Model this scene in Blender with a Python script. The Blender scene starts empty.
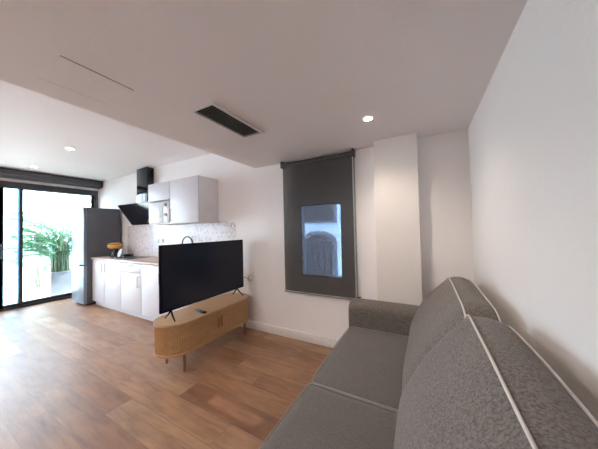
import bpy, bmesh, math, random
from mathutils import Vector, Matrix
random.seed(7)
S = bpy.context.scene
COL = S.collection
PI = math.pi
V = Vector

# ------------------------------------------------------------------ camera
HC = 1.35
F_PX, YAW, PITCH, ROLL = 228.03, math.radians(28.4456), math.radians(1.2692), math.radians(1.2884)
Fw = V((-math.sin(YAW)*math.cos(PITCH), math.cos(YAW)*math.cos(PITCH), math.sin(PITCH)))
R0 = V((math.cos(YAW), math.sin(YAW), 0)); U0 = R0.cross(Fw)
Rv = R0*math.cos(ROLL) - U0*math.sin(ROLL)
Uv = U0*math.cos(ROLL) + R0*math.sin(ROLL)
cd = bpy.data.cameras.new('camera'); cam = bpy.data.objects.new('camera', cd); COL.objects.link(cam)
M3 = Matrix((Rv, Uv, -Fw)).transposed()
cam.matrix_world = Matrix.Translation((0, 0, HC)) @ M3.to_4x4()
cd.sensor_fit = 'HORIZONTAL'; cd.sensor_width = 36.0; cd.lens = F_PX*36.0/598.0
cd.clip_start = 0.02; cd.clip_end = 200
S.camera = cam

# ------------------------------------------------------------------ room numbers
XR, XL, YW, YB = 0.3785, -6.678, 2.473, -2.3      # right wall, door wall, kitchen wall, wall behind the camera
ZL, ZH, XS = 2.206, 2.57, -2.006                  # low ceiling, high ceiling, step between them

# ------------------------------------------------------------------ materials
class NT:
    def __init__(s, name):
        s.m = bpy.data.materials.new(name); s.m.use_nodes = True
        s.n = s.m.node_tree.nodes; s.l = s.m.node_tree.links; s.n.clear()
        s.out = s.n.new('ShaderNodeOutputMaterial')
    def add(s, t, **kw):
        n = s.n.new('ShaderNode'+t)
        for k, v in kw.items():
            if k.startswith('i_'):
                key = k[2:]; key = int(key) if key.isdigit() else key.replace('_', ' ')
                n.inputs[key].default_value = v
            else: setattr(n, k, v)
        return n
    def link(s, a, b): s.l.new(a, b)
    def math(s, op, a, b=None, c=None):
        n = s.add('Math', operation=op)
        for i, x in enumerate((a, b, c)):
            if x is None: continue
            if isinstance(x, (int, float)): n.inputs[i].default_value = x
            else: s.link(x, n.inputs[i])
        return n.outputs[0]
    def coord(s, scale=(1, 1, 1)):
        t = s.add('TexCoord'); m = s.add('Mapping'); m.inputs['Scale'].default_value = scale
        s.link(t.outputs['Object'], m.inputs['Vector']); return m.outputs[0]
    def noise(s, vec, scale, detail=4, rough=.55):
        n = s.add('TexNoise'); n.inputs['Scale'].default_value = scale
        n.inputs['Detail'].default_value = detail; n.inputs['Roughness'].default_value = rough
        if vec is not None: s.link(vec, n.inputs['Vector'])
        return n.outputs['Fac']
    def ramp(s, fac, stops):
        r = s.add('ValToRGB'); e = r.color_ramp.elements
        while len(e) < len(stops): e.new(.5)
        for q, (p, c) in zip(e, stops): q.position = p; q.color = (*c, 1)
        s.link(fac, r.inputs[0]); return r.outputs[0]
    def mix(s, fac, a, b, mode='MIX'):
        n = s.add('MixRGB', blend_type=mode)
        for i, x in enumerate((fac, a, b)):
            if isinstance(x, (int, float)): n.inputs[i].default_value = x
            elif isinstance(x, tuple): n.inputs[i].default_value = (*x, 1)
            else: s.link(x, n.inputs[i])
        return n.outputs[0]
    def bsdf(s, color=None, rough=.5, metal=0, spec=.5, **kw):
        b = s.add('BsdfPrincipled')
        if isinstance(color, tuple): b.inputs['Base Color'].default_value = (*color, 1)
        elif color is not None: s.link(color, b.inputs['Base Color'])
        if isinstance(rough, (int, float)): b.inputs['Roughness'].default_value = rough
        else: s.link(rough, b.inputs['Roughness'])
        b.inputs['Metallic'].default_value = metal; b.inputs['Specular IOR Level'].default_value = spec
        for k, v in kw.items(): b.inputs[k.replace('_', ' ')].default_value = v
        s.link(b.outputs[0], s.out.inputs[0]); s.b = b; return b
    def bump(s, h, strength=.3, dist=.01):
        n = s.add('Bump'); n.inputs['Strength'].default_value = strength; n.inputs['Distance'].default_value = dist
        s.link(h, n.inputs['Height']); s.link(n.outputs[0], s.b.inputs['Normal'])

def plain(name, color, rough=.5, metal=0, spec=.5, var=.06, vscale=9, bump=0, bscale=60, bdist=.003, **kw):
    t = NT(name); c = t.coord()
    lo = tuple(x*(1-var) for x in color); hi = tuple(min(1, x*(1+var)) for x in color)
    col = t.ramp(t.noise(c, vscale), [(.3, lo), (.7, hi)])
    t.bsdf(col, rough, metal, spec, **kw)
    if bump: t.bump(t.noise(c, bscale, 3), bump, bdist)
    return t.m

def m_wall(name, color):
    t = NT(name); c = t.coord()
    n1 = t.noise(c, 1.3, 3); n2 = t.noise(c, 26, 4)
    col = t.ramp(n1, [(.3, tuple(x*.97 for x in color)), (.7, color)])
    t.bsdf(col, .82, 0, .25); t.bump(n2, .35, .006)
    return t.m

def m_floor():
    t = NT('wood_look_tiles'); L, W = 1.22, .186
    tc = t.add('TexCoord'); sp = t.add('SeparateXYZ'); t.link(tc.outputs['Object'], sp.inputs[0])
    X, Y = sp.outputs[0], sp.outputs[1]
    v = t.math('DIVIDE', t.math('SUBTRACT', Y, .632-20*W), W)
    row = t.math('FLOOR', v); fv = t.math('FRACT', v)
    off = t.math('MULTIPLY', t.math('MODULO', row, 3), .37)
    off = t.math('ADD', off, t.math('MULTIPLY', t.math('MODULO', row, 2), .11))
    u = t.math('ADD', t.math('DIVIDE', t.math('ADD', X, 3.03+20*L), L), t.math('SUBTRACT', off, .85))
    colu = t.math('FLOOR', u); fu = t.math('FRACT', u)
    cb = t.add('CombineXYZ'); t.link(row, cb.inputs[0]); t.link(colu, cb.inputs[1])
    wn = t.add('TexWhiteNoise', noise_dimensions='3D'); t.link(cb.outputs[0], wn.inputs['Vector'])
    rnd = wn.outputs['Value']
    base = t.ramp(rnd, [(0, (.215, .100, .052)), (.25, (.25, .118, .058)), (.5, (.33, .178, .098)), (.75, (.235, .118, .064)), (1, (.36, .215, .122))])
    # grain: noise stretched along the plank and shifted per plank
    sh = t.add('CombineXYZ'); t.link(t.math('MULTIPLY', rnd, 37.0), sh.inputs[1]); t.link(t.math('MULTIPLY', rnd, 91.0), sh.inputs[2])
    va = t.add('VectorMath', operation='ADD'); t.link(tc.outputs['Object'], va.inputs[0]); t.link(sh.outputs[0], va.inputs[1])
    mp = t.add('Mapping'); mp.inputs['Scale'].default_value = (1.6, 13, 1); t.link(va.outputs[0], mp.inputs[0])
    g1 = t.noise(mp.outputs[0], 2.2, 6, .62)
    mp2 = t.add('Mapping'); mp2.inputs['Scale'].default_value = (1.3, 3.4, 1); t.link(va.outputs[0], mp2.inputs[0])
    g2 = t.noise(mp2.outputs[0], 2.2, 3, .5)
    gr = t.ramp(g1, [(.25, (.66, .60, .56)), (.5, (1, 1, 1)), (.75, (1.22, 1.2, 1.16))])
    c1 = t.mix(1, base, gr, 'MULTIPLY')
    pat = t.ramp(g2, [(.3, (.66, .62, .62)), (.55, (1, 1, 1)), (.75, (1.2, 1.17, 1.12))])
    c2 = t.mix(.85, c1, pat, 'MULTIPLY')
    kn = t.noise(mp2.outputs[0], 6.5, 2, .5)
    c2 = t.mix(t.ramp(kn, [(.70, (0, 0, 0)), (.78, (.55, .55, .55))]), c2, (.10, .06, .045))
    ev = t.math('MINIMUM', fv, t.math('SUBTRACT', 1, fv)); eu = t.math('MINIMUM', fu, t.math('SUBTRACT', 1, fu))
    ed = t.math('MINIMUM', t.math('MULTIPLY', ev, W), t.math('MULTIPLY', eu, L))
    gm = t.math('LESS_THAN', ed, .0017)
    c3 = t.mix(gm, c2, (.15, .11, .09))
    rough = t.math('ADD', t.math('MULTIPLY', g1, .16), .36)
    t.bsdf(c3, rough, 0, .6)
    h = t.math('ADD', t.math('MULTIPLY', g1, .25), t.math('MULTIPLY', t.math('MINIMUM', ed, .004), 200))
    t.bump(h, .25, .002)
    return t.m

def m_wood(name, a, b, scale=(2, 2, 22), rough=.5):
    t = NT(name); c = t.coord(scale)
    g = t.noise(c, 3.0, 6, .6)
    col = t.ramp(g, [(.25, a), (.75, b)])
    t.bsdf(col, rough, 0, .4); t.bump(g, .12, .002)
    return t.m

def m_fabric(name, a, b, scale=170):
    t = NT(name); c = t.coord()
    n = t.noise(c, scale, 4, .75); n2 = t.noise(c, 5, 3)
    mp = t.coord((1, 2.2, 1)); n3 = t.noise(mp, scale*1.9, 2, .7)
    col = t.ramp(n, [(.36, a), (.62, b)])
    col = t.mix(.35, col, t.ramp(n3, [(.3, a), (.7, b)]))
    col = t.mix(.35, col, t.ramp(n2, [(.3, (.82, .82, .82)), (.7, (1.0, 1.0, 1.0))]), 'MULTIPLY')
    t.bsdf(col, .95, 0, .12, Sheen_Weight=.15, Sheen_Roughness=.5)
    t.bump(t.math('ADD', n, n3), .35, .003)
    return t.m

def m_glass(name, tint=(1, 1, 1), refl=.06):
    t = NT(name)
    tr = t.add('BsdfTransparent'); tr.inputs[0].default_value = (*tint, 1)
    gl = t.add('BsdfGlossy'); gl.inputs['Roughness'].default_value = .02
    fr = t.add('Fresnel'); fr.inputs[0].default_value = 1.45
    k = t.math('MINIMUM', t.math('MULTIPLY', fr.outputs[0], refl/.035), .5)
    mx = t.add('MixShader'); t.link(k, mx.inputs[0]); t.link(tr.outputs[0], mx.inputs[1]); t.link(gl.outputs[0], mx.inputs[2])
    t.link(mx.outputs[0], t.out.inputs[0]); return t.m

def m_screen_fabric(name):
    # open-weave sunscreen cloth: dark yarn with small holes that let part of the light through
    t = NT(name); c = t.coord()
    n = t.noise(c, 240, 2)
    b = t.bsdf(t.ramp(n, [(.3, (.066, .064, .064)), (.7, (.098, .095, .094))]), .85, 0, .2)
    tr = t.add('BsdfTransparent')
    mx = t.add('MixShader'); mx.inputs[0].default_value = .37
    t.link(b.outputs[0], mx.inputs[1]); t.link(tr.outputs[0], mx.inputs[2]); t.link(mx.outputs[0], t.out.inputs[0])
    return t.m

def m_leaf(name, a, b):
    t = NT(name); c = t.coord()
    col = t.ramp(t.noise(c, 6, 3), [(.3, a), (.7, b)])
    p = t.bsdf(col, .5, 0, .4)
    tl = t.add('BsdfTranslucent'); t.link(col, tl.inputs[0])
    mx = t.add('MixShader'); mx.inputs[0].default_value = .35
    t.link(p.outputs[0], mx.inputs[1]); t.link(tl.outputs[0], mx.inputs[2]); t.link(mx.outputs[0], t.out.inputs[0])
    return t.m

def m_lamp(name, color, strength):
    t = NT(name); e = t.add('Emission'); e.inputs[0].default_value = (*color, 1); e.inputs[1].default_value = strength
    t.link(e.outputs[0], t.out.inputs[0]); return t.m

MT = dict(
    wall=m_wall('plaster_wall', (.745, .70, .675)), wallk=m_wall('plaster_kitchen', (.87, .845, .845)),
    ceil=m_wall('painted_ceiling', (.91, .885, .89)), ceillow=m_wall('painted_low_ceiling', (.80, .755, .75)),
    floor=m_floor(), skirt=plain('skirting_paint', (.76, .72, .69), .45, var=.03),
    alu=plain('anthracite_aluminium', (.022, .026, .034), .4, 0, .5, var=.1),
    alubox=plain('dark_shutter_cassette', (.060, .060, .068), .42, 0, .5, var=.1),
    glass=m_glass('window_glass', (.94, .97, .98)), glassblue=m_glass('tinted_glass', (.62, .83, .93)),
    white=plain('white_laminate', (.60, .60, .645), .42, 0, .5, var=.015),
    carcass=plain('white_cabinet_side', (.78, .76, .78), .45, 0, .4, var=.02),
    gap=plain('joint_shadow_gap', (.10, .10, .10), .8),
    steel=plain('brushed_steel', (.62, .63, .65), .28, 1, .5, var=.05, vscale=30),
    handle=plain('grey_metal_handle', (.22, .22, .24), .4, .6),
    steeldoor=plain('silver_fridge_door', (.24, .29, .35), .36, .45, .5, var=.03),
    fside=plain('grey_fridge_side', (.10, .108, .13), .42, .1, .5, var=.05),
    black=plain('black_plastic', (.012, .012, .014), .4, 0, .5),
    blackgloss=plain('black_gloss_glass', (.006, .008, .016), .10, 0, .5, var=.02),
    bezel=plain('matt_black_bezel', (.007, .007, .009), .9, 0, .0, var=.02),
    screen=plain('tv_screen', (.010, .014, .026), .20, 0, .3, var=.05, vscale=1.5),
    blackmetal=plain('black_metal', (.018, .019, .024), .35, .2, .5),
    worktop=m_wood('pale_wood_worktop', (.38, .28, .235), (.50, .40, .345), (3, 16, 16), .4),
    oak=m_wood('oak', (.36, .205, .10), (.50, .305, .155), (16, 2.2, 16), .5),
    oaktop=m_wood('oak_top', (.37, .215, .11), (.49, .305, .165), (16, 1.6, 16), .42),
    oakleg=m_wood('oak_leg', (.25, .115, .05), (.34, .17, .08), (16, 16, 2), .45),
    sofa=m_fabric('grey_sofa_weave', (.050, .042, .037), (.235, .205, .186), 120),
    sofaseat=m_fabric('grey_sofa_seat_weave', (.076, .066, .060), (.192, .170, .156), 200),
    piping=plain('pale_piping', (.54, .51, .48), .8, 0, .2, bump=.3, bscale=300),
    seatpipe=plain('grey_seat_piping', (.27, .25, .235), .85, 0, .2),
    blind=m_screen_fabric('grey_sunscreen_cloth'),
    blindmetal=plain('dark_blind_metal', (.05, .05, .053), .45, .3, .5),
    bar=plain('grey_bottom_bar', (.25, .24, .24), .45, .4),
    plastic=plain('off_white_plastic', (.66, .62, .60), .4, var=.02),
    slot=plain('dark_slot', (.03, .03, .03), .6),
    ventblack=plain('dark_grille', (.018, .018, .018), .5), ventframe=plain('vent_frame', (.62, .59, .58), .5, var=.02),
    amber=m_wood('amber_wood_bowl', (.50, .24, .05), (.78, .47, .13), (6, 6, 14), .35),
    amberrim=plain('brown_rim', (.12, .055, .02), .5),
    lidglass=plain('grey_plate', (.26, .25, .28), .3, .1),
    planter=plain('white_planter', (.26, .31, .35), .5, var=.03),
    soil=plain('soil', (.05, .035, .025), .95, bump=.5),
    leaf=m_leaf('palm_leaf', (.045, .14, .075), (.11, .28, .15)), leaf2=m_leaf('far_leaf', (.10, .22, .12), (.22, .38, .2)),
    stem=plain('palm_stem', (.09, .15, .06), .6),
    trunk=plain('tree_trunk', (.24, .19, .15), .9, bump=.5),
    terr=plain('terrace_tiles', (.62, .60, .57), .7, var=.05, vscale=1.5), extwall=plain('white_render', (.78, .78, .77), .85, var=.03),
    pergola=plain('white_pergola_paint', (.20, .20, .20), .6),
    facade=m_wall('skylight_blue_street_wall', (.50, .69, .95)), doorwood=m_wood('dark_blue_door', (.030, .038, .06), (.05, .06, .085), (14, 14, 2), .5),  # blue of the sky light is put into the street wall's colour
    archtrim=plain('grey_arch_moulding', (.10, .125, .175), .8), shutterblue=plain('dark_shutter', (.045, .055, .085), .6),
    street=plain('street_paving', (.35, .34, .33), .9),
    tile_a=plain('tile_white', (.70, .67, .69), .25, var=.04, vscale=40), tile_b=plain('tile_lilac', (.62, .54, .58), .25, var=.05, vscale=40),
    tile_c=plain('tile_grey', (.57, .54, .57), .25, var=.05, vscale=40), tile_d=plain('tile_pale', (.68, .65, .66), .25, var=.04, vscale=40),
    grout=plain('tile_grout', (.66, .63, .63), .8),
    lampwarm=m_lamp('lamp_warm', (1, .90, .76), 30), lampcool=m_lamp('lamp_white', (1, .95, .88), 14),
    lampring=plain('lamp_ring', (.80, .78, .76), .35),
)

# ------------------------------------------------------------------ mesh helpers
class MB:
    def __init__(s): s.bm = bmesh.new(); s.mi = 0
    def _mat(s, n0):
        s.bm.faces.ensure_lookup_table()
        for f in s.bm.faces[n0:]: f.material_index = s.mi
    def box(s, x0, x1, y0, y1, z0, z1, bev=0, seg=2):
        n0 = len(s.bm.faces)
        r = bmesh.ops.create_cube(s.bm, size=1)
        for v in r['verts']:
            v.co = V(((x0+x1)/2+v.co.x*(x1-x0), (y0+y1)/2+v.co.y*(y1-y0), (z0+z1)/2+v.co.z*(z1-z0)))
        if bev:
            es = list({e for v in r['verts'] for e in v.link_edges})
            bmesh.ops.bevel(s.bm, geom=es, offset=bev, segments=seg, profile=.5, affect='EDGES')
        s._mat(n0); return s
    def tube(s, pts, r, n=8, cap=True, closed=False):
        n0 = len(s.bm.faces); pts = [V(p) for p in pts]; rings = []; N = len(pts)
        rr = r if isinstance(r, (list, tuple)) else [r]*N
        prev = None
        for i, p in enumerate(pts):
            if closed: t = pts[(i+1) % N]-pts[i-1]
            else: t = (pts[min(i+1, N-1)]-pts[max(i-1, 0)])
            t.normalize()
            if prev is None:
                a = V((0, 0, 1)) if abs(t.z) < .9 else V((1, 0, 0))
                u = t.cross(a).normalized()
            else:
                u = (prev - t*prev.dot(t)).normalized()
            prev = u; w = t.cross(u)
            rings.append([s.bm.verts.new(p+(u*math.cos(2*PI*k/n)+w*math.sin(2*PI*k/n))*rr[i]) for k in range(n)])
        for i in range(N if closed else N-1):
            a, b = rings[i], rings[(i+1) % N]
            for k in range(n): s.bm.faces.new((a[k], a[(k+1) % n], b[(k+1) % n], b[k]))
        if cap and not closed:
            s.bm.faces.new(rings[0][::-1]); s.bm.faces.new(rings[-1])
        s._mat(n0); return s
    def lathe(s, prof, cx=0, cy=0, n=28, axis='z'):
        n0 = len(s.bm.faces); rings = []
        for (r, h) in prof:
            ring = []
            for k in range(n):
                a = 2*PI*k/n; c, d = r*math.cos(a), r*math.sin(a)
                ring.append(s.bm.verts.new((cx+c, cy+d, h)))
            rings.append(ring)
        for a, b in zip(rings, rings[1:]):
            for k in range(n): s.bm.faces.new((a[k], a[(k+1) % n], b[(k+1) % n], b[k]))
        s.bm.faces.new(rings[0][::-1]); s.bm.faces.new(rings[-1])
        s._mat(n0); return s
    def prism(s, poly, axis, a0, a1):
        # poly in the two other axes, extruded along axis
        n0 = len(s.bm.faces)
        def P(p, a):
            q = [0, 0, 0]; q[axis] = a; o = [i for i in range(3) if i != axis]; q[o[0]], q[o[1]] = p; return q
        A = [s.bm.verts.new(P(p, a0)) for p in poly]; B = [s.bm.verts.new(P(p, a1)) for p in poly]
        m = len(poly)
        s.bm.faces.new(A[::-1]); s.bm.faces.new(B)
        for i in range(m): s.bm.faces.new((A[i], A[(i+1) % m], B[(i+1) % m], B[i]))
        s._mat(n0); return s
    def obj(s, name, mats, parent=None, smooth=True, ang=35):
        bmesh.ops.recalc_face_normals(s.bm, faces=s.bm.faces)
        me = bpy.data.meshes.new(name); s.bm.to_mesh(me); s.bm.free()
        for m in (mats if isinstance(mats, (list, tuple)) else [mats]): me.materials.append(m)
        if smooth:
            me.shade_smooth(); me.set_sharp_from_angle(angle=math.radians(ang))
        o = bpy.data.objects.new(name, me); COL.objects.link(o)
        if parent is not None:
            o.parent = parent
            o.matrix_parent_inverse = Matrix.Translation(-parent.location)
        return o

def box(name, mat, b, parent=None, bev=0, seg=2):
    return MB().box(*b, bev=bev, seg=seg).obj(name, mat, parent)
def struct(o, label=None):
    o['kind'] = 'structure'
    if label: o['label'] = label
    return o
def tag(o, label, cat, group=None):
    o['label'] = label; o['category'] = cat
    if group: o['group'] = group
    return o
def thing(name, label, cat, loc, group=None):
    o = bpy.data.objects.new(name, None); o.empty_display_size = .1; COL.objects.link(o); o.location = loc
    return tag(o, label, cat, group)

# ------------------------------------------------------------------ room shell
T = .15
struct(box('floor', MT['floor'], (XL-.02, XR+T, YB-T, YW+T, -.12, 0)))
# kitchen wall with the small window hole
WX0, WX1, WZ0, WZ1 = -1.315, -.795, .79, 1.645
m = MB()
m.box(XL-.2, WX0, YW, YW+.08, 0, ZH).box(WX1, XR+T, YW, YW+.08, 0, ZH).box(WX0, WX1, YW, YW+.08, 0, WZ0).box(WX0, WX1, YW, YW+.08, WZ1, ZH)
struct(m.obj('wall_kitchen', MT['wallk']))
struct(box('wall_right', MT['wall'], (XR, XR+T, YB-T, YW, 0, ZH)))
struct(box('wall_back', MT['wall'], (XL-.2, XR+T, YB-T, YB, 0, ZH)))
DY0, DY1, DZ = -1.25, 2.455, 2.36
m = MB(); m.box(XL-.2, XL, DY1, YW, 0, ZH).box(XL-.2, XL, YB, DY0, 0, ZH).box(XL-.2, XL, DY0, DY1, DZ, ZH)
struct(m.obj('wall_left', MT['wallk']))
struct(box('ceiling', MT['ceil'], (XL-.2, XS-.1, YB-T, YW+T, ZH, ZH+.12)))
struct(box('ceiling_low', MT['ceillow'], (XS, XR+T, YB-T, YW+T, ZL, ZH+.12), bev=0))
struct(box('roof_slab', MT['extwall'], (XL-.35, XR+.3, YB-.3, YW+.3, ZH+.12, ZH+.3)))
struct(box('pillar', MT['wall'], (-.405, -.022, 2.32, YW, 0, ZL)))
def skirting(name, x0, x1, y0, y1):
    o = MB().box(x0, x1, y0, y1, 0, .104, bev=.004).obj(name, MT['skirt']); return struct(o)
skirting('baseboard_kitchen', -2.74, -.405, YW-.013, YW)
skirting('baseboard_right', XR-.013, XR, YB, YW-.02)
skirting('baseboard_pillar', -.405, -.022, 2.307, 2.32)

# window 1 behind the blind
w1 = thing('window_1', None, 'window', (-1.055, YW+.05, WZ0)); del w1['label']; del w1['category']; struct(w1)
m = MB()
a = .012
m.box(WX0, WX0+a, YW+.001, YW+.085, WZ0, WZ1).box(WX1-a, WX1, YW+.001, YW+.085, WZ0, WZ1)
m.box(WX0+a, WX1-a, YW+.001, YW+.085, WZ0, WZ0+a).box(WX0+a, WX1-a, YW+.001, YW+.085, WZ1-a, WZ1)
m.obj('window_frame', MT['alu'], w1)
box('window_pane', MT['glass'], (WX0+a, WX1-a, YW+.028, YW+.034, WZ0+a, WZ1-a), w1)

# ------------------------------------------------------------------ sliding door in the left wall
d1 = thing('door_1', None, 'door', (XL-.06, .55, 0)); del d1['label']; del d1['category']; struct(d1)
m = MB()
m.box(XL-.12, XL+.0, DY0, DY1, DZ-.115, DZ).box(XL-.12, XL, DY0, DY1, 0, .035)
m.box(XL-.12, XL, DY1-.06, DY1, .035, DZ-.115).box(XL-.12, XL, DY0, DY0+.06, .035, DZ-.115)
m.obj('door_frame', MT['alu'], d1)
def sash(y0, y1, x, glass, sw=.05):
    z0, z1 = .035, DZ-.115
    m = MB(); m.box(x, x+.035, y0, y0+sw, z0, z1).box(x, x+.035, y1-sw, y1, z0, z1)
    m.box(x, x+.035, y0+sw, y1-sw, z0, z0+.055).box(x, x+.035, y0+sw, y1-sw, z1-.012, z1)
    s_ = m.obj('door_sash', MT['alu'], d1)
    MB().box(x+.014, x+.02, y0+sw, y1-sw, z0+.055, z1-.012).obj('glass_pane', glass, s_)
    return s_
sash(1.262, 2.40, XL-.10, MT['glass'])
s2 = sash(.06, 1.085, XL-.055, MT['glass'], .07)
sash(-1.19, .13, XL-.10, MT['glass'])
# overlapping pane between the two stiles, seen blueish
s4 = sash(1.02, 1.315, XL-.098+.043, MT['glassblue'], .048)
MB().tube([(XL+.012, 1.055, .95), (XL+.04, 1.055, .97), (XL+.04, 1.055, 1.18), (XL+.012, 1.055, 1.20)], .008).obj('door_handle', MT['blackmetal'], s2)

# roller-shutter cassette over the door
sb = thing('roller_blind_cassette', 'long dark grey roller cassette above the sliding glass door', 'shutter box', (XL, .5, 2.41))
XB = -6.45
m = MB(); m.prism([(XL+.001, 2.415), (XB-.05, 2.415), (XB, 2.455), (XB, 2.53), (XB-.03, 2.56), (XL+.001, 2.56)], 1, -1.6, YW-.035)
m.obj('cassette_body', MT['alubox'], sb)
for y in (-1.615, YW-.035):
    m = MB(); m.prism([(XL+.001, 2.41), (XB-.045, 2.41), (XB+.006, 2.452), (XB+.006, 2.533), (XB-.027, 2.566), (XL+.001, 2.566)], 1, y, y+.015)
    m.obj('end_cap', MT['alu'], sb)

# ------------------------------------------------------------------ roller blind over window 1
rb = thing('roller_blind', 'dark grey screen roller blind hanging over the small window', 'blind', (-1.08, 2.42, .6))
BX0, BX1 = -1.532, -.632
m = MB(); m.box(BX0+.012, BX1-.012, 2.412, 2.4135, .60, 2.15); m.obj('blind_fabric', MT['blind'], rb)
m = MB(); m.tube([(BX0+.008, 2.423, 2.158), (BX1-.008, 2.423, 2.158)], .027, 20); m.obj('roller_tube', MT['blindmetal'], rb)
for x in (BX0-.012, BX1-.010):
    m = MB(); m.box(x, x+.02, 2.392, YW, 2.122, ZL-.003, bev=.003); m.obj('bracket', MT['blindmetal'], rb)
m = MB(); m.box(BX0+.008, BX1-.008, 2.404, 2.421, .585, .607, bev=.005); m.obj('bottom_bar', MT['bar'], rb)
ch = MB(); xc = BX1+.0055
pts = [(xc, 2.440, 2.13), (xc, 2.440, .60), (xc, 2.436, .585), (xc, 2.424, .578), (xc, 2.412, .585), (xc, 2.408, .60), (xc, 2.408, 2.13), (xc, 2.424, 2.15)]
ch.tube(pts, .0025, 6, closed=True)
ch.obj('bead_chain', MT['blindmetal'], rb)
m = MB(); m.box(BX1-.002, BX1+.03, 2.440, YW, .565, .615, bev=.004); m.obj('chain_holder', MT['black'], rb)

# ------------------------------------------------------------------ ceiling things
def downlight(x, y, z, label, mat, rad=.04):
    t = thing('downlight', label, 'ceiling light', (x, y, z), 'recessed ceiling spotlights')
    MB().lathe([(rad, z-.001), (rad+.014, z-.001), (rad+.016, z-.004), (rad+.006, z-.009), (rad, z-.007)], x, y, 32).obj('trim_ring', MT['lampring'], t)
    MB().lathe([(rad-.001, z-.001), (rad-.001, z-.006), (rad-.008, z-.008)], x, y, 28).obj('lamp_lens', mat, t)
    return t
def spot(x, y, z, power, color, size=2.2, blend=.8, rad=.03):
    l = bpy.data.lights.new('downlight_beam', 'SPOT'); l.energy = power; l.color = color; l.spot_size = size; l.spot_blend = blend
    l.shadow_soft_size = rad
    o = bpy.data.objects.new('downlight_beam', l); COL.objects.link(o); o.location = (x, y, z-.045); return o
WARM = (1.0, .88, .74)
downlight(-.348, 1.808, ZL, 'lit spotlight in the low ceiling in front of the white pillar', MT['lampwarm'], .034)
spot(-.348, 1.808, ZL, 8.0, WARM, 2.45, 1)
downlight(-4.345, 1.28, ZH, 'lit spotlight in the high ceiling, the one nearer the kitchen units', MT['lampcool'], .045)
downlight(-6.0, 1.298, ZH, 'lit spotlight in the high ceiling close to the shutter cassette', MT['lampcool'], .045)
for x in (-4.345, -6.0, ): spot(x, 1.285, ZH, 4, (1, .96, .92))

vt = thing('ceiling_vent', 'dark rectangular air grille in the low ceiling', 'vent', (-1.285, 1.306, ZL))
vx0, vx1, vy0, vy1 = -1.385, -1.205, 1.05, 1.562
box('backing', MT['ventblack'], (vx0, vx1, vy0, vy1, ZL-.002, ZL-.0005), vt)
m = MB()
for k in range(7):
    x = vx0+.012+k*(vx1-vx0-.024)/6
    m.prism([(x-.008, ZL-.002), (x-.006, ZL-.002), (x+.007, ZL-.014), (x+.005, ZL-.014)], 1, vy0, vy1)
for k in range(20):
    y = vy0+(k+.5)*(vy1-vy0)/20
    m.box(vx0, vx1, y-.0015, y+.0015, ZL-.008, ZL-.002)
m.obj('louvre', plain('louvre_grey', (.17, .175, .165), .45), vt)
m = MB(); fr = .022
m.box(vx0-.010, vx0, vy0-.01, vy1+.01, ZL-.016, ZL).box(vx1, vx1+fr, vy0-.012, vy1+.025, ZL-.016, ZL)
m.box(vx0, vx1, vy0-.01, vy0, ZL-.016, ZL).box(vx0, vx1, vy1, vy1+.01, ZL-.016, ZL)
m.obj('frame', MT['ventframe'], vt)
m = MB()
hx0, hx1, hy0, hy1 = -1.80, -1.497, .405, .72
m.box(hx0, hx1, hy0, hy1, ZL-.0025, ZL-.0003, bev=.0008, seg=1)
hat = m.obj('ceiling_hatch', MT['ceillow']); tag(hat, 'faint flush access hatch in the low ceiling near its edge', 'hatch')
for x in (hx0-.002, hx1+.002): box('seam', plain('hatch_seam_shadow', (.16, .14, .13), .8), (x-.0018, x+.0018, hy0, hy1, ZL-.0012, ZL-.0002), hat)  # dark strips along the seams stand in for the gap's shadow line

# ------------------------------------------------------------------ refrigerator
FX0, FX1, FY0, FY1, FZ = -6.13, -5.585, 1.83, 2.42, 1.86
rf = thing('refrigerator', 'tall silver fridge freezer with dark grey side at end of kitchen', 'refrigerator', ((FX0+FX1)/2, 2.12, 0))
box('body', MT['fside'], (FX0+.005, FX1, FY0+.055, FY1, .04, FZ), rf, .006)
box('plinth', MT['black'], (FX0+.02, FX1-.02, FY0+.09, FY1-.02, 0, .04), rf)
box('upper_door', MT['steeldoor'], (FX0, FX1+.002, FY0, FY0+.05, .775, FZ), rf, .008)
lo = box('lower_door', MT['steeldoor'], (FX0, FX1+.002, FY0, FY0+.05, .045, .755), rf, .008)
box('door_grip', MT['black'], (FX0+.01, FX1-.16, FY0+.002, FY0+.045, .7552, .7748), rf)
for x in (FX0+.05, FX1-.05): MB().lathe([(.02, 0), (.02, .012), (.012, .014), (.012, .05)], x, FY0+.08, 14).obj('foot', MT['black'], rf)

# ------------------------------------------------------------------ kitchen base units
KY, KD = 1.955, YW            # door faces at 1.955
WZ = .905
def handle(parent, x, y, z0, z1, horiz=False):
    m = MB(); r = .0045
    if horiz: m.tube([(z0, y, x), (z0, y-.028, x), (z1, y-.028, x), (z1, y, x)], r, 6)
    else: m.tube([(x, y, z0), (x, y-.028, z0), (x, y-.028, z1), (x, y, z1)], r, 6)
    m.obj('handle', MT['handle'], parent)
def unit(x0, x1, label):
    t = thing('base_cabinet', label, 'cabinet', ((x0+x1)/2, 2.2, 0), 'white kitchen base units')
    box('body', MT['carcass'], (x0, x1, KY+.024, YW-.002, .10, WZ-.034), t)
    box('plinth', MT['white'], (x0, x1, KY+.055, KY+.073, 0, .10), t)
    return t
def door(t, x0, x1, z0, z1, hx=None, hz=None):
    d = box('door', MT['white'], (x0+.004, x1-.004, KY, KY+.019, z0, z1), t, .002)
    if hx is not None: handle(d, hx, KY, *hz)
    return d
u = unit(-5.575, -4.50, 'double-door white base cabinet next to the fridge, under the hob')
door(u, -5.575, -5.07, .09, .862, -5.12, (.665, .825)); door(u, -5.07, -4.50, .09, .862, -5.0, (.665, .825))
u = unit(-4.50, -3.87, 'white base cabinet with a top drawer over one door')
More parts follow.
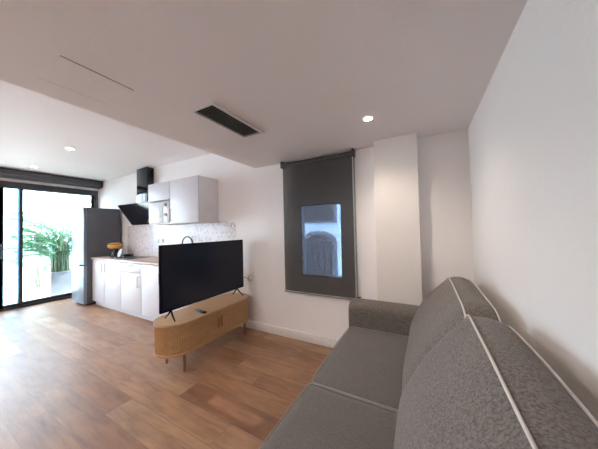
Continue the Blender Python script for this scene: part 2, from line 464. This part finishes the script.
dr = box('drawer', MT['white'], (-4.497, -3.873, KY, KY+.019, .712, .862), u, .002); handle(dr, .83, KY, -4.22, -4.12, True)
door(u, -4.50, -3.87, .09, .706, -3.935, (.50, .665))
u = unit(-3.87, -3.30, 'white single-door base cabinet half hidden by the television')
door(u, -3.87, -3.30, .09, .862, -3.36, (.60, .76))
u = unit(-3.30, -2.735, 'white base cabinet behind the television at end of kitchen run')
door(u, -3.30, -2.735, .09, .862, -3.24, (.60, .76))

wt = MB(); wt.box(-5.578, -2.715, KY-.018, YW-.008, WZ-.033, WZ, bev=.004)
tag(wt.obj('worktop', MT['worktop']), 'pale wood worktop running along the white base cabinets', 'worktop')
# tiled splashback, honeycomb edge at the right
m = MB(); y1 = YW-.0005
m.mi = 4; m.box(-5.40, -2.52, YW-.004, y1, WZ-.02, 1.484)
hs = .036; rr = hs/math.sqrt(3)
j = 0; z = WZ-.01
while z < 1.50:
    x = -5.37+(hs/2 if j % 2 else 0)
    xe = -2.36-.06*random.random()
    while x < xe:
        m.mi = random.choices((0, 1, 2, 3), (55, 14, 7, 24))[0]
        if x > -2.60 and random.random() < .25: x += hs; continue
        pts = [(x+rr*.95*math.sin(PI/3*k), z+rr*.95*math.cos(PI/3*k)) for k in range(6)]
        if z-rr > WZ-.005 and z+rr < 1.51: m.prism(pts, 1, YW-.008, YW-.001)
        x += hs
    z += rr*1.5; j += 1
struct(m.obj('splashback_tiles', [MT['tile_a'], MT['tile_b'], MT['tile_c'], MT['tile_d'], MT['grout']]))

# hob
hb = thing('hob', 'black glass hob set in the worktop below the hood', 'hob', (-4.85, 2.2, WZ))
box('glass_top', MT['blackgloss'], (-5.06, -4.42, 2.01, 2.40, WZ, WZ+.006), hb, .002)
for x, y, r in ((-4.94, 2.12, .07), (-4.62, 2.12, .09), (-4.92, 2.3, .08), (-4.62, 2.3, .06)):
    MB().lathe([(r, WZ+.0062), (r, WZ+.0072), (r-.004, WZ+.0074)], x, y, 28).obj('cooking_zone', MT['fside'], hb)
# low black pan and bowl on stand
pn = thing('frying_pan', 'small low black pan on the back of the hob', 'pan', (-4.93, 2.33, WZ))
MB().lathe([(.07, WZ+.008), (.09, WZ+.042), (.094, WZ+.044), (.086, WZ+.04), (.066, WZ+.014)], -5.0, 2.30, 28).obj('pan_body', MT['black'], pn)
MB().tube([(-4.91, 2.30, WZ+.036), (-4.80, 2.27, WZ+.05), (-4.70, 2.24, WZ+.052)], [.009, .011, .009], 8).obj('pan_handle', MT['black'], pn)
fb = thing('footed_bowl', 'wide amber bowl raised on a dark stand beside the fridge', 'bowl', (-5.29, 2.21, WZ))
bx, by = -5.29, 2.21
MB().lathe([(.05, 1.05), (.09, 1.062), (.115, 1.09), (.122, 1.125), (.118, 1.15), (.10, 1.165), (.06, 1.176), (.02, 1.178)], bx, by, 36).obj('bowl', MT['amber'], fb)
MB().lathe([(.121, 1.142), (.124, 1.148), (.119, 1.156), (.110, 1.160), (.104, 1.156)], bx, by, 36).obj('rim', MT['amberrim'], fb)
MB().lathe([(.085, WZ+.0005), (.085, WZ+.02), (.07, WZ+.03), (.06, .98), (.068, 1.03), (.085, 1.055)], bx, by, 28).obj('stand', MT['black'], fb)
for k in range(3):
    a = 2*PI*k/3+3.6
    MB().tube([(bx+.10*math.cos(a), by+.10*math.sin(a), WZ+.0005), (bx+.098*math.cos(a), by+.098*math.sin(a), 1.085)], .008, 8).obj('post', MT['black'], fb)
pl = MB()
pl.lathe([(.004, -.006), (.065, -.004), (.08, .004), (.078, .008), (.062, .0), (.004, -.002)], 0, 0, 32)
rot = Matrix.Rotation(math.radians(74), 4, 'X')
for v in pl.bm.verts: v.co = rot @ v.co + V((-4.845, 2.10, WZ+.091))
tag(pl.obj('saucer', MT['lidglass']), 'round pale grey plate stood upright in front of the amber bowl', 'plate')

# faucet
fa = thing('faucet', 'black arched kitchen tap rising behind the television', 'faucet', (-3.34, 2.40, WZ))
MB().lathe([(.028, WZ), (.028, WZ+.012), (.02, WZ+.02), (.018, WZ+.10), (.014, WZ+.104)], -3.48, 2.385, 20).obj('tap_base', MT['black'], fa)
pts = [(-3.48, 2.385, WZ+.09)]
for k in range(17):
    a = PI-PI*k/16
    pts.append((-3.32+.16*math.cos(a), 2.385-.05*k/16, 1.145+.13*math.sin(a)))
pts.append((-3.16, 2.335, 1.08))
MB().tube(pts, .011, 10).obj('spout', MT['black'], fa)
MB().tube([(-3.455, 2.385, WZ+.07), (-3.40, 2.37, WZ+.085)], .007, 8).obj('lever', MT['black'], fa)
# sockets
def outlet(name, x, z, n, label, y=YW, w=.082):
    t = thing(name, label, 'socket', (x, y, z), None)
    tw = w*n
    box('plate', MT['plastic'], (x-tw/2, x+tw/2, y-.012, y-.0005, z-.041, z+.041), t, .004)
    for k in range(n):
        cx = x-tw/2+w*(k+.5)
        mm = MB(); mm.tube([(cx, y-.0135, z), (cx, y-.0118, z)], .02, 20); g = mm.obj('socket_face', MT['plastic'], t)
        for s_ in (-.008, .008):
            MB().tube([(cx+s_, y-.0142, z), (cx+s_, y-.013, z)], .0028, 8).obj('pin_hole', MT['slot'], g)
    return t
outlet('wall_outlet', -4.22, 1.20, 2, 'white double socket on the kitchen tiles', YW-.007)
outlet('wall_outlet', -2.125, .69, 1, 'white wall socket right of the television above the skirting', YW, .09)

# ------------------------------------------------------------------ wall cabinets, microwave, hood
CY = 2.12; CZ0, CZ1 = 1.485, 2.142
t = thing('wall_cabinet', 'white wall cabinet with a flap door above the microwave', 'cabinet', (-3.68, 2.3, CZ0), 'white kitchen wall units')
x0, x1 = -3.975, -3.382
m = MB(); yb = YW-.002
m.box(x0, x0+.016, CY+.02, yb, CZ0, CZ1).box(x1-.016, x1, CY+.02, yb, CZ0, CZ1).box(x0+.016, x1-.016, CY+.02, yb, CZ1-.016, CZ1)
m.box(x0+.016, x1-.016, CY+.02, yb, CZ0, CZ0+.016).box(x0+.016, x1-.016, CY+.02, yb, 1.862, 1.878).box(x0+.016, x1-.016, yb-.006, yb, CZ0+.016, CZ1-.016)
m.obj('body', MT['carcass'], t)
box('flap_door', MT['white'], (x0+.003, x1-.003, CY, CY+.019, 1.868, CZ1), t, .002)
t = thing('wall_cabinet', 'white wall cabinet with one tall door, right of the microwave', 'cabinet', (-3.06, 2.3, CZ0), 'white kitchen wall units')
x0, x1 = -3.381, -2.735
box('body', MT['carcass'], (x0, x1, CY+.02, YW-.002, CZ0, CZ1), t)
d = box('door', MT['white'], (x0+.003, x1-.001, CY, CY+.019, CZ0, CZ1), t, .002); handle(d, -3.33, CY, 1.53, 1.70)
mw = thing('microwave', 'white microwave oven built into the wall cabinet', 'microwave', (-3.68, 2.3, CZ0+.016))
a0, a1, z0, z1 = -3.955, -3.402, CZ0+.018, 1.845
box('body', MT['white'], (a0, a1, CY+.015, YW-.03, z0, z1), mw, .006)
box('door', MT['white'], (a0, a1-.15, CY-.003, CY+.014, z0+.005, z1-.005), mw, .006)
pnl = box('control_panel', MT['white'], (a1-.147, a1, CY-.003, CY+.014, z0+.005, z1-.005), mw, .006)
box('door_window', plain('green_grey_window', (.24, .31, .28), .45), (a0+.30, a0+.375, CY-.0045, CY-.002, z0+.085, z1-.075), mw, 0)
for z in (z0+.125, z1-.065):
    MB().tube([(a1-.083, CY-.003, z), (a1-.083, CY-.02, z)], [.026, .022], 20).obj('knob', plain('grey_knob', (.16, .17, .19), .4), mw)

hd = thing('cooker_hood', 'black angled glass extractor hood with square chimney', 'cooker hood', (-4.63, 2.4, 1.5))
m = MB()
m.prism([(2.176, 1.880), (2.190, 1.892), (2.437, 1.524), (2.423, 1.512)], 0, -5.115, -4.045)
m.obj('glass_panel', MT['blackgloss'], hd)
m = MB(); m.prism([(2.24, 1.812), (2.30, 1.90), (YW-.009, 1.90), (YW-.009, 1.56), (2.42, 1.56)], 0, -4.86, -4.36); m.obj('motor_housing', MT['blackmetal'], hd)
box('chimney', MT['blackgloss'], (-4.78, -4.435, 2.347, YW-.001, 1.90, ZH-.002), hd, .002)

# ------------------------------------------------------------------ tv stand
SX0, SX1, SY0, SY1, SZ0, SZ1 = -2.41, -2.0, 1.24, 2.41, .190, .490
ts = thing('tv_stand', 'oak TV bench with ribbed rounded sides and short legs', 'tv stand', ((SX0+SX1)/2, 1.83, 0))
def stadium(x0, x1, y0, y1, inset=0, n=24):
    r = (x1-x0)/2-inset; cx = (x0+x1)/2; a, b = y0+(x1-x0)/2, y1-(x1-x0)/2; pts = []
    for k in range(n+1): q = -PI*k/n; pts.append((cx+r*math.cos(q), a+r*math.sin(q)))
    for k in range(n+1): q = PI-PI*k/n; pts.append((cx+r*math.cos(q), b+r*math.sin(q)))
    return pts
m = MB(); m.prism(stadium(SX0, SX1, SY0, SY1), 2, SZ1-.022, SZ1)
bmesh.ops.bevel(m.bm, geom=[e for e in m.bm.edges if abs(e.verts[0].co.z-e.verts[1].co.z) < 1e-6], offset=.004, segments=2, affect='EDGES')
m.obj('tabletop', MT['oaktop'], ts)
m = MB(); m.prism(stadium(SX0, SX1, SY0, SY1, .002), 2, SZ0, SZ0+.02); m.obj('bottom_board', MT['oaktop'], ts)
# ribbed side: closed outline with rounded ribs
def ribbed(path, pitch, depth):
    out = []; L = [0]
    for p, q in zip(path, path[1:]): L.append(L[-1]+math.dist(p, q))
    n = int(L[-1]/pitch); sub = 5
    for i in range(n*sub+1):
        s_ = L[-1]*i/(n*sub); k = 0
        while k < len(L)-2 and L[k+1] < s_: k += 1
        f = (s_-L[k])/max(1e-9, L[k+1]-L[k]); p, q = path[k], path[k+1]
        tx, ty = q[0]-p[0], q[1]-p[1]; l = math.hypot(tx, ty) or 1
        ph = (i % sub)/sub
        o = depth*(math.sin(PI*ph)**.6 if ph else 0)
        out.append((p[0]+tx*f+ty/l*-o*-1*-1, p[1]+ty*f-tx/l*-o*-1*-1))
    return out
st = stadium(SX0+.012, SX1-.012, SY0+.012, SY1-.012, 0, 40)
ring = st+[st[0]]
rb_ = ribbed(ring, .021, -.007)[:-1]
m = MB(); m.prism(rb_, 2, SZ0+.02, SZ1-.022); m.obj('ribbed_body', MT['oak'], ts, ang=50)
for y in (1.79, 1.842):
    MB().box(SX1-.008, SX1+.006, y-.006, y+.006, SZ0+.105, SZ1-.085, bev=.003).obj('door_pull', MT['oakleg'], ts)
for (x, y) in ((-2.068, 1.425), (-2.365, 1.432), (-2.075, 2.28), (-2.35, 2.28)):
    MB().tube([(x, y, SZ0), (x, y, .0)], [.017, .0125], 16).obj('leg', MT['oakleg'], ts)

# ------------------------------------------------------------------ television
TX, TY0, TY1, TZ0, TZ1 = -2.20, 1.278, 2.417, .577, 1.228
tv = thing('television', 'large black flat television standing on the oak bench', 'television', (TX, (TY0+TY1)/2, SZ1))
m = MB(); m.box(TX-.03, TX+.0, TY0, TY1, TZ0, TZ1, bev=.004); m.obj('bezel', MT['bezel'], tv)
box('screen', MT['screen'], (TX+.0002, TX+.002, TY0+.008, TY1-.008, TZ0+.016, TZ1-.008), tv)
box('back_housing', MT['black'], (TX-.07, TX-.03, TY0+.12, TY1-.12, TZ0+.03, TZ1-.18), tv, .012)
for y, sgn in ((1.385, -1), (2.29, 1)):
    m = MB()
    m.tube([(TX-.012, y, TZ0+.01), (TX+.03, y+.01*sgn, SZ1+.05), (TX+.085, y+.02*sgn, SZ1+.006)], [.009, .008, .006], 8)
    m.tube([(TX-.012, y, TZ0+.01), (TX-.04, y+.005*sgn, SZ1+.05), (TX-.09, y+.01*sgn, SZ1+.006)], [.009, .008, .006], 8)
    m.obj('foot', MT['bezel'], tv)
rm = thing('remote_control', 'small black remote control on the oak bench top', 'remote', (-2.12, 1.655, SZ1))
m = MB(); m.box(-.085, .085, -.021, .021, 0, .018, bev=.006)
for v in m.bm.verts: v.co = Matrix.Rotation(math.radians(-6), 4, 'Z') @ v.co + V((-2.12, 1.655, SZ1+.001))
m.obj('body', MT['black'], rm)
m = MB()
for i in range(5):
    for j in range(2): m.box(-.06+i*.025, -.048+i*.025, -.012+j*.014, -.003+j*.014, .018, .0195)
for v in m.bm.verts: v.co = Matrix.Rotation(math.radians(-6), 4, 'Z') @ v.co + V((-2.12, 1.655, SZ1+.001))
m.obj('buttons', MT['fside'], rm)
pg = thing('power_plug', 'black plug and cable between television and wall socket', 'plug', (-2.22, 2.44, .70))
outl = -2.2
m = MB(); m.tube([(-2.125, YW-.0145, .69), (-2.125, YW-.04, .69), ], [.018, .014], 14); m.obj('plug', MT['plastic'], pg)
m = MB(); m.tube([(-2.125, YW-.04, .69), (-2.15, YW-.052, .70), (-2.20, YW-.045, .708), (-2.24, 2.42, .705), (-2.278, 2.36, .72), (-2.28, 2.26, .73)], .004, 8); m.obj('cable', MT['black'], pg)

# ------------------------------------------------------------------ sofa
sf = thing('sofa', 'grey two-seat fabric sofa with pale piping along the right wall', 'sofa', (-.15, 1.2, 0))
SFX0 = -.62
box('base', MT['sofa'], (SFX0+.03, .30, .36, 2.12, .07, .32), sf, .02, 3)
box('backrest', MT['sofa'], (.16, .325, .15, 2.29, .07, .84), sf, .03, 3)
def softbox(x0, x1, y0, y1, z0, z1, r, nx, ny, nz, puff_top=0, puff_front=0):
    """rounded box on a grid, its top and front swelling like a filled cushion"""
    m = MB(); bm = m.bm; vmap = {}
    def vert(i, j, k):
        key = (i, j, k)
        if key in vmap: return vmap[key]
        u, v, w = i/nx, j/ny, k/nz
        p = V((x0+(x1-x0)*u, y0+(y1-y0)*v, z0+(z1-z0)*w))
        c = V((min(max(p.x, x0+r), x1-r), min(max(p.y, y0+r), y1-r), min(max(p.z, z0+r), z1-r)))
        d = p-c
        if d.length > 1e-9:
            mx = max(abs(d.x), abs(d.y), abs(d.z)); d = d.normalized()*mx; p = c+d
        f = (4*u*(1-u))**.6*(4*v*(1-v))**.6
        p.z += puff_top*f*max(0, 2*w-1)
        p.x -= puff_front*(4*v*(1-v))**.6*(4*w*(1-w))**.6*max(0, 1-2*u)
        vmap[key] = bm.verts.new(p); return vmap[key]
    def quad(a, b, c, d): bm.faces.new((vert(*a), vert(*b), vert(*c), vert(*d)))
    for i in range(nx):
        for j in range(ny):
            for k in (0, nz): quad((i, j, k), (i+1, j, k), (i+1, j+1, k), (i, j+1, k))
    for i in range(nx):
        for k in range(nz):
            for j in (0, ny): quad((i, j, k), (i+1, j, k), (i+1, j, k+1), (i, j, k+1))
    for j in range(ny):
        for k in range(nz):
            for i in (0, nx): quad((i, j, k), (i, j+1, k), (i, j+1, k+1), (i, j, k+1))
    return m
YA, YM, YN = 2.095, 1.225, .355     # far arm, middle seam, near arm
for ya, yb in ((YM, YA), (YN, YM)):
    m = softbox(SFX0, .03, ya+.002, yb-.002, .30, .448, .022, 24, 28, 8, .016, .012)
    s_ = m.obj('seat_cushion', MT['sofaseat'], sf, ang=180)
    e = .006
    xx, zz = SFX0+.004, .446
    pts = [(xx+.55, ya+e, zz), (xx+.03, ya+e, zz), (xx+.008, ya+.012, zz), (xx-.002, ya+.05, zz)]
    for k in range(1, 12): pts.append((xx-.003-.004*math.sin(PI*k/12), ya+.05+(yb-ya-.1)*k/12, zz))
    pts += [(xx-.002, yb-.05, zz), (xx+.008, yb-.012, zz), (xx+.03, yb-e, zz), (xx+.55, yb-e, zz)]
    MB().tube(pts, .0036, 6).obj('piping', MT['seatpipe'], s_)
    pts = [(SFX0-.002, ya+.01, .31), (SFX0-.006, (ya+yb)/2, .31), (SFX0-.002, yb-.01, .31)]
def arm(y0, y1):
    # cross-section in YZ: straight sides with a rounded roll top; rounded front
    poly = []
    zt, r = .668, (y1-y0)/2
    poly.append((y0+.012, .075)); poly.append((y0+.004, .30)); poly.append((y0, .50))
    n = 14
    for k in range(n+1):
        a = PI-PI*k/n
        # flattened roll
        poly.append(((y0+y1)/2+r*math.copysign(abs(math.cos(a))**.65, math.cos(a)), .575+(zt-.575)*math.sin(a)**.65))
    poly += [(y1, .50), (y1-.004, .30), (y1-.012, .075)]
    m = MB(); bm = m.bm; rings = []
    xs = [(-.635, .90), (-.632, .945), (-.622, .978), (-.600, .997), (-.57, 1.0), (-.3, 1.005), (0, 1.0), (.28, 1.0)]
    cy, cz = (y0+y1)/2, .40
    for x, s_ in xs: rings.append([bm.verts.new((x, cy+(p[0]-cy)*s_, cz+(p[1]-cz)*(s_ if p[1] > .3 else 1))) for p in poly])
    N = len(poly)
    for a, b in zip(rings, rings[1:]):
        for k in range(N): bm.faces.new((a[k], a[(k+1) % N], b[(k+1) % N], b[k]))
    bm.faces.new(rings[0][::-1]); bm.faces.new(rings[-1])
    return m.obj('arm', MT['sofa'], sf, ang=60)
arm(YA, 2.30); arm(.14, YN)
# back cushions: boxed, sloping front, top panel between two lines of piping
PROF = [(.215, .43), (.045, .425), (-.06, .428), (-.105, .445), (-.122, .475), (-.113, .53), (-.088, .60), (-.052, .675), (-.012, .745), (.035, .81), (.085, .872), (.128, .921), (.164, .955),
        (.195, .966), (.23, .968), (.262, .963), (.290, .948), (.296, .89), (.290, .80), (.275, .65), (.25, .5)]
IC, IR = 12, 16
def back_cushion(y0, y1, droop0, droop1, lift=0):
    m = MB(); bm = m.bm; rings = []; cx = sum(p[0] for p in PROF)/len(PROF); cz = sum(p[1] for p in PROF)/len(PROF)
    ts_ = [0, .004, .012, .025, .05, .09]+[.14+.72*i/18 for i in range(19)]+[.91, .95, .975, .988, .996, 1]
    path_c, path_r = [], []
    for t_ in ts_:
        y = y0+(y1-y0)*t_
        e = min(t_, 1-t_)*(y1-y0); r_ = .05
        ins = 1-.10*(1-min(1, e/r_))**2.2
        bulge = 1+.035*(4*t_*(1-t_))**.7
        dd = droop0 if t_ < .5 else droop1
        fall = dd*max(0, 1-e/.16)**2
        ring = []
        for i, p in enumerate(PROF):
            front = 1 if 2 < i < 12 else 0
            sc_ = ins*(bulge if front else 1)
            x = cx+(p[0]-cx)*sc_; z = cz+(p[1]-cz)*ins
            z += -fall*(1 if i < 13 else 1.7)*max(0, (p[1]-.43)/.55)+(lift*max(0, 1-abs(i-12)/6)*max(0, 2*t_-1)**2) + (.004*math.sin(PI*t_)+.004*math.sin(9*t_+y0*7))*(1 if 10 < i < 17 else 0)
            x += .004*math.sin(7*t_+i*.6+y0*5)*front
            ring.append(bm.verts.new((x, y, z)))
        rings.append(ring); path_c.append(ring[IC].co.copy()); path_r.append(ring[IR].co.copy())
    N = len(PROF)
    for a, b in zip(rings, rings[1:]):
        for k in range(N): bm.faces.new((a[k], a[(k+1) % N], b[(k+1) % N], b[k]))
    def capf(ring): 
        c = V((0, 0, 0))
        for v in ring: c += v.co
        c = bm.verts.new(c/len(ring)+V((0, (-.012 if ring is rings[0] else .012), 0)))
        for k in range(N): bm.faces.new((ring[k], ring[(k+1) % N], c))
    capf(rings[0]); capf(rings[-1])
    o = m.obj('back_cushion', MT['sofa'], sf, ang=180)
    def endpath(ring): return [v for v in ring]
    MB().tube([p+V((-.002, 0, .003)) for p in path_c], .0042, 8).obj('front_piping', MT['piping'], o)
    MB().tube([p+V((.002, 0, .002)) for p in path_r], .0038, 8).obj('rear_piping', MT['piping'], o)
    return o
back_cushion(1.268, 2.24, .05, .075)
back_cushion(.36, 1.252, .05, .012, .022)
for x in (-.53, .24):
    for y in (.22, 2.21): MB().tube([(x, y, .08), (x, y, 0)], [.024, .018], 14).obj('foot', MT['black'], sf)

# ------------------------------------------------------------------ outside: terrace
struct(box('terrace_floor', MT['terr'], (-16, XL-.02, -7, 7, -.14, -.02)))
struct(box('parapet', MT['extwall'], (-11.25, -11.0, -7, 7, -.02, .45)))
bl = thing('glass_balustrade', 'glass balustrade with dark top rail at the terrace edge', 'balustrade', (-11.12, 0, .45))
for k in range(8):
    y = -6.9+k*1.72
    box('glass_panel', MT['glassblue'], (-11.13, -11.115, y, y+1.68, .452, .94), bl)
box('top_rail', MT['alu'], (-11.16, -11.09, -6.95, 6.95, .94, .985), bl)
struct(box('terrace_step', MT['extwall'], (-10.6, -10.1, 1.2, 2.6, -.02, .06)))
pot = thing('planter', 'square white planter on the terrace just outside the glass door', 'planter', (-7.4, 2.0, -.02))
px0, px1, py0, py1 = -7.56, -7.12, 1.79, 2.24
m = MB(); m.box(px0, px1, py0, py0+.025, -.02, .53).box(px0, px1, py1-.025, py1, -.02, .53).box(px0, px0+.025, py0+.025, py1-.025, -.02, .53).box(px1-.025, px1, py0+.025, py1-.025, -.02, .53)
m.obj('pot', MT['planter'], pot)
box('soil', MT['soil'], (px0+.025, px1-.025, py0+.025, py1-.025, -.02, .49), pot)
def frond(m, base, az, length, lift, droop, wid, n=16, lw=.011):
    """arched frond: a midrib with two rows of narrow leaflets"""
    d = V((math.cos(az), math.sin(az), 0)); pts = []
    for k in range(n+1):
        s_ = k/n
        pts.append(V(base)+d*(length*.70*s_**1.15)+V((0, 0, length*(lift*s_-droop*s_*s_))))
    m.tube([p for p in pts], [.007*(1-.8*k/n)+.001 for k in range(n+1)], 5)
    side = d.cross(V((0, 0, 1)))
    for k in range(3, n+1):
        s_ = k/n; L = wid*(math.sin(PI*min(1, s_*.9+.08))**.7)
        t_ = (pts[k]-pts[k-1]).normalized()
        for sg in (-1, 1):
            dirv = (side*sg*.8+t_*.75+V((0, 0, .12-.4*s_))).normalized()
            tip = pts[k]+dirv*L+V((0, 0, -L*.22)); mid = pts[k]+dirv*L*.5
            w_ = t_*lw
            a = m.bm.verts.new(pts[k]); b = m.bm.verts.new(mid+w_); c = m.bm.verts.new(tip); e = m.bm.verts.new(mid-w_)
            m.bm.faces.new((a, b, c, e))
pp = thing('potted_palm', 'bushy green areca palm growing in the white planter', 'plant', (-7.35, 2.0, .49))
m = MB(); ms = MB()
for k in range(70):
    az = PI+random.uniform(-1, 1)*PI*.72; bx_, by_ = -7.36+random.uniform(-.13, .13), 2.01+random.uniform(-.14, .14)
    h0 = random.uniform(.10, .85)
    ms.tube([(bx_, by_, .498), (bx_+.02*math.cos(az), by_+.02*math.sin(az), .49+h0)], [.012, .007], 6)
    frond(m, (bx_+.02*math.cos(az), by_+.02*math.sin(az), .48+h0), az, random.uniform(.75, 1.3)*(1-.45*max(0, math.cos(az))), random.uniform(.75, 1.1), random.uniform(.2, .6), random.uniform(.20, .29), 16, .017)
for v in m.bm.verts:
    v.co.x = min(v.co.x, -6.93)
    if abs(v.co.x+7.34) < .62 and abs(v.co.y-2.015) < .62 and v.co.z < .57: v.co.z = .57+.02*random.random()
m.obj('fronds', MT['leaf'], pp, smooth=False); ms.obj('stems', MT['stem'], pp)
def far_palm(x, y, z0, h, label, n=22, L=1.3, name='palm_tree'):
    t = thing(name, label, 'tree', (x, y, z0), 'palms beyond the terrace')
    MB().tube([(x, y, z0), (x+.05, y+.04, z0+h*.5), (x, y+.02, z0+h)], [.10, .075, .06], 10).obj('trunk', MT['trunk'], t)
    m = MB()
    for k in range(n): frond(m, (x, y+.02, z0+h), 2*PI*k/n*2.4, L*random.uniform(.75, 1.1), random.uniform(.25, 1.0), random.uniform(.5, .95), L*.22)
    m.obj('fronds', MT['leaf2'], t, smooth=False)
far_palm(-14.6, 2.75, -.02, 2.1, 'slim distant palm tree seen between the door stiles and pergola', 20, 1.2)
for (bx_, by_, hh, lab, nfr) in ((-9.0, 2.2, 1.05, 'low pale green shrub left of the planter on the terrace', 26),):
    t = thing('shrub', lab, 'plant', (bx_, by_, -.02), None)
    m = MB(); ms = MB()
    for k in range(nfr):
        az = random.uniform(0, 2*PI); ox, oy = random.uniform(-.2, .2), random.uniform(-.25, .25)
        ms.tube([(bx_+ox, by_+oy, -.02), (bx_+ox*1.4, by_+oy*1.4, hh*.5)], .012, 5)
        frond(m, (bx_+ox*1.4, by_+oy*1.4, hh*random.uniform(.25, .55)), az, hh*random.uniform(.7, 1.1), random.uniform(.6, 1.1), random.uniform(.2, .7), .26)
    m.obj('fronds', MT['leaf2'], t, smooth=False); ms.obj('stems', MT['stem'], t)
pr = thing('pergola', 'thin pale pergola frame standing on the terrace behind the palm', 'pergola', (-10, 3.3, -.02))
for (x, y) in ((-10, 2.76), (-10, 4.6), (-12.4, 2.85), (-12.4, 4.6)): box('post', MT['pergola'], (x-.035, x+.035, y-.035, y+.035, -.02 if x > -11.5 else -.02, 2.42), pr)
for x in (-10, -12.4): box('beam', MT['pergola'], (x-.04, x+.04, 2.6, 4.8, 2.42, 2.52), pr)
for y in (2.76, 3.7, 4.6): box('rafter', MT['pergola'], (-12.5, -9.9, y-.03, y+.03, 2.52, 2.6), pr)

# ------------------------------------------------------------------ outside: lane behind window 1
FYW = 4.5
struct(box('street_ground', MT['street'], (-6.4, 2.5, YW+.3, FYW, -1.35, -1.25)))
struct(box('street_wall', MT['facade'], (-6.4, 2.5, FYW, FYW+.25, -1.35, 3.9)))
def arch(x0, x1, zs, zt, n=20):
    cx, r = (x0+x1)/2, (x1-x0)/2
    return [(cx+r*math.cos(PI*k/n), zs+(zt-zs)*math.sin(PI*k/n)) for k in range(n+1)]
ad = thing('street_door', 'dark arched double door in the pale house wall across the lane', 'door', (-1.95, FYW, -1.25))
o_ = arch(-2.34, -1.56, 1.06, 1.315); i_ = arch(-2.25, -1.65, 1.03, 1.235)
m = MB(); m.prism([(-1.56, -1.25)]+o_+[(-2.34, -1.25), (-2.25, -1.25)]+i_[::-1]+[(-1.65, -1.25)], 1, FYW-.06, FYW-.001); m.obj('arch_moulding', MT['archtrim'], ad)
m = MB(); m.prism([(-1.65, -1.25)]+i_+[(-2.25, -1.25)], 1, FYW-.02, FYW-.001); m.obj('door_leaf', MT['doorwood'], ad)
for x0, x1 in ((-2.22, -2.10), (-2.06, -1.965), (-1.935, -1.84), (-1.80, -1.68)):
    for z0, z1 in ((-1.1, -.3), (-.2, .45), (.5, .98)): box('panel', MT['doorwood'], (x0, x1, FYW-.032, FYW-.02, z0, z1), ad, .006)
ww = thing('street_window', 'dark grilled window above the arched door across the lane', 'window', (-1.95, FYW, 1.52))
box('shutter', MT['doorwood'], (-2.33, -1.60, FYW-.03, FYW-.001, 1.52, 2.5), ww)
m = MB(); m.box(-2.40, -1.54, FYW-.07, FYW-.001, 1.478, 1.52).box(-2.39, -2.33, FYW-.06, FYW-.001, 1.52, 2.5).box(-1.60, -1.55, FYW-.06, FYW-.001, 1.52, 2.5); m.obj('window_surround', MT['archtrim'], ww)
m = MB()
for k in range(7): x = -2.30+k*.112; m.tube([(x, FYW-.05, 1.52), (x, FYW-.05, 2.5)], .008, 6)
for z in (1.66, 1.86, 2.1): m.tube([(-2.33, FYW-.05, z), (-1.60, FYW-.05, z)], .008, 6)
m.obj('grille', MT['alu'], ww)

# ------------------------------------------------------------------ light
W = bpy.data.worlds.new('sky'); S.world = W; W.use_nodes = True
n = W.node_tree.nodes; l = W.node_tree.links; n.clear()
out = n.new('ShaderNodeOutputWorld'); bg = n.new('ShaderNodeBackground')
bg.inputs[0].default_value = (.78, .89, 1.0, 1); bg.inputs[1].default_value = 4.7
l.new(bg.outputs[0], out.inputs[0])
sl = bpy.data.lights.new('sun', 'SUN'); sl.energy = 9.0; sl.angle = math.radians(.6); sl.color = (1, .95, .88)
so = bpy.data.objects.new('sun', sl); COL.objects.link(so)
so.rotation_euler = (-V((-.12, -.62, -.77))).to_track_quat('Z', 'Y').to_euler()
# unseen lamps added behind the camera to brighten the walls and kitchen fronts
for x, y, where in ((-1.45, -.7, 'over the open floor, beyond the air grille'),):
    downlight(x, y, ZL, 'added unseen spotlight in the low ceiling %s' % where, MT['lampwarm'], .034)
    spot(x, y, ZL, 11, (1, .92, .85), 2.85, .4)
for x, where in ((-2.6, 'the one beside the ceiling step'), (-4.345, 'the middle one'), (-6.0, 'the one near the glass door')):
    downlight(x, -.9, ZH, 'added spotlight in an unseen row of the high ceiling, %s' % where, MT['lampcool'], .045)
    spot(x, -.9, ZH, 17, (1, .94, .90), 2.9, .4)  # whole row added out of view to light the kitchen side

S.view_settings.view_transform = 'Standard'; S.view_settings.look = 'None'
S.view_settings.gamma = 1; S.view_settings.use_curve_mapping = False
S.view_settings.exposure = 2.06
S.cycles.max_bounces = 14; S.cycles.diffuse_bounces = 8; S.cycles.transparent_max_bounces = 24
S.cycles.sample_clamp_indirect = 6
S.cycles.caustics_reflective = False; S.cycles.caustics_refractive = False
try:
    S.cycles.use_denoising = True; S.cycles.denoiser = 'OPENIMAGEDENOISE'
except Exception: pass
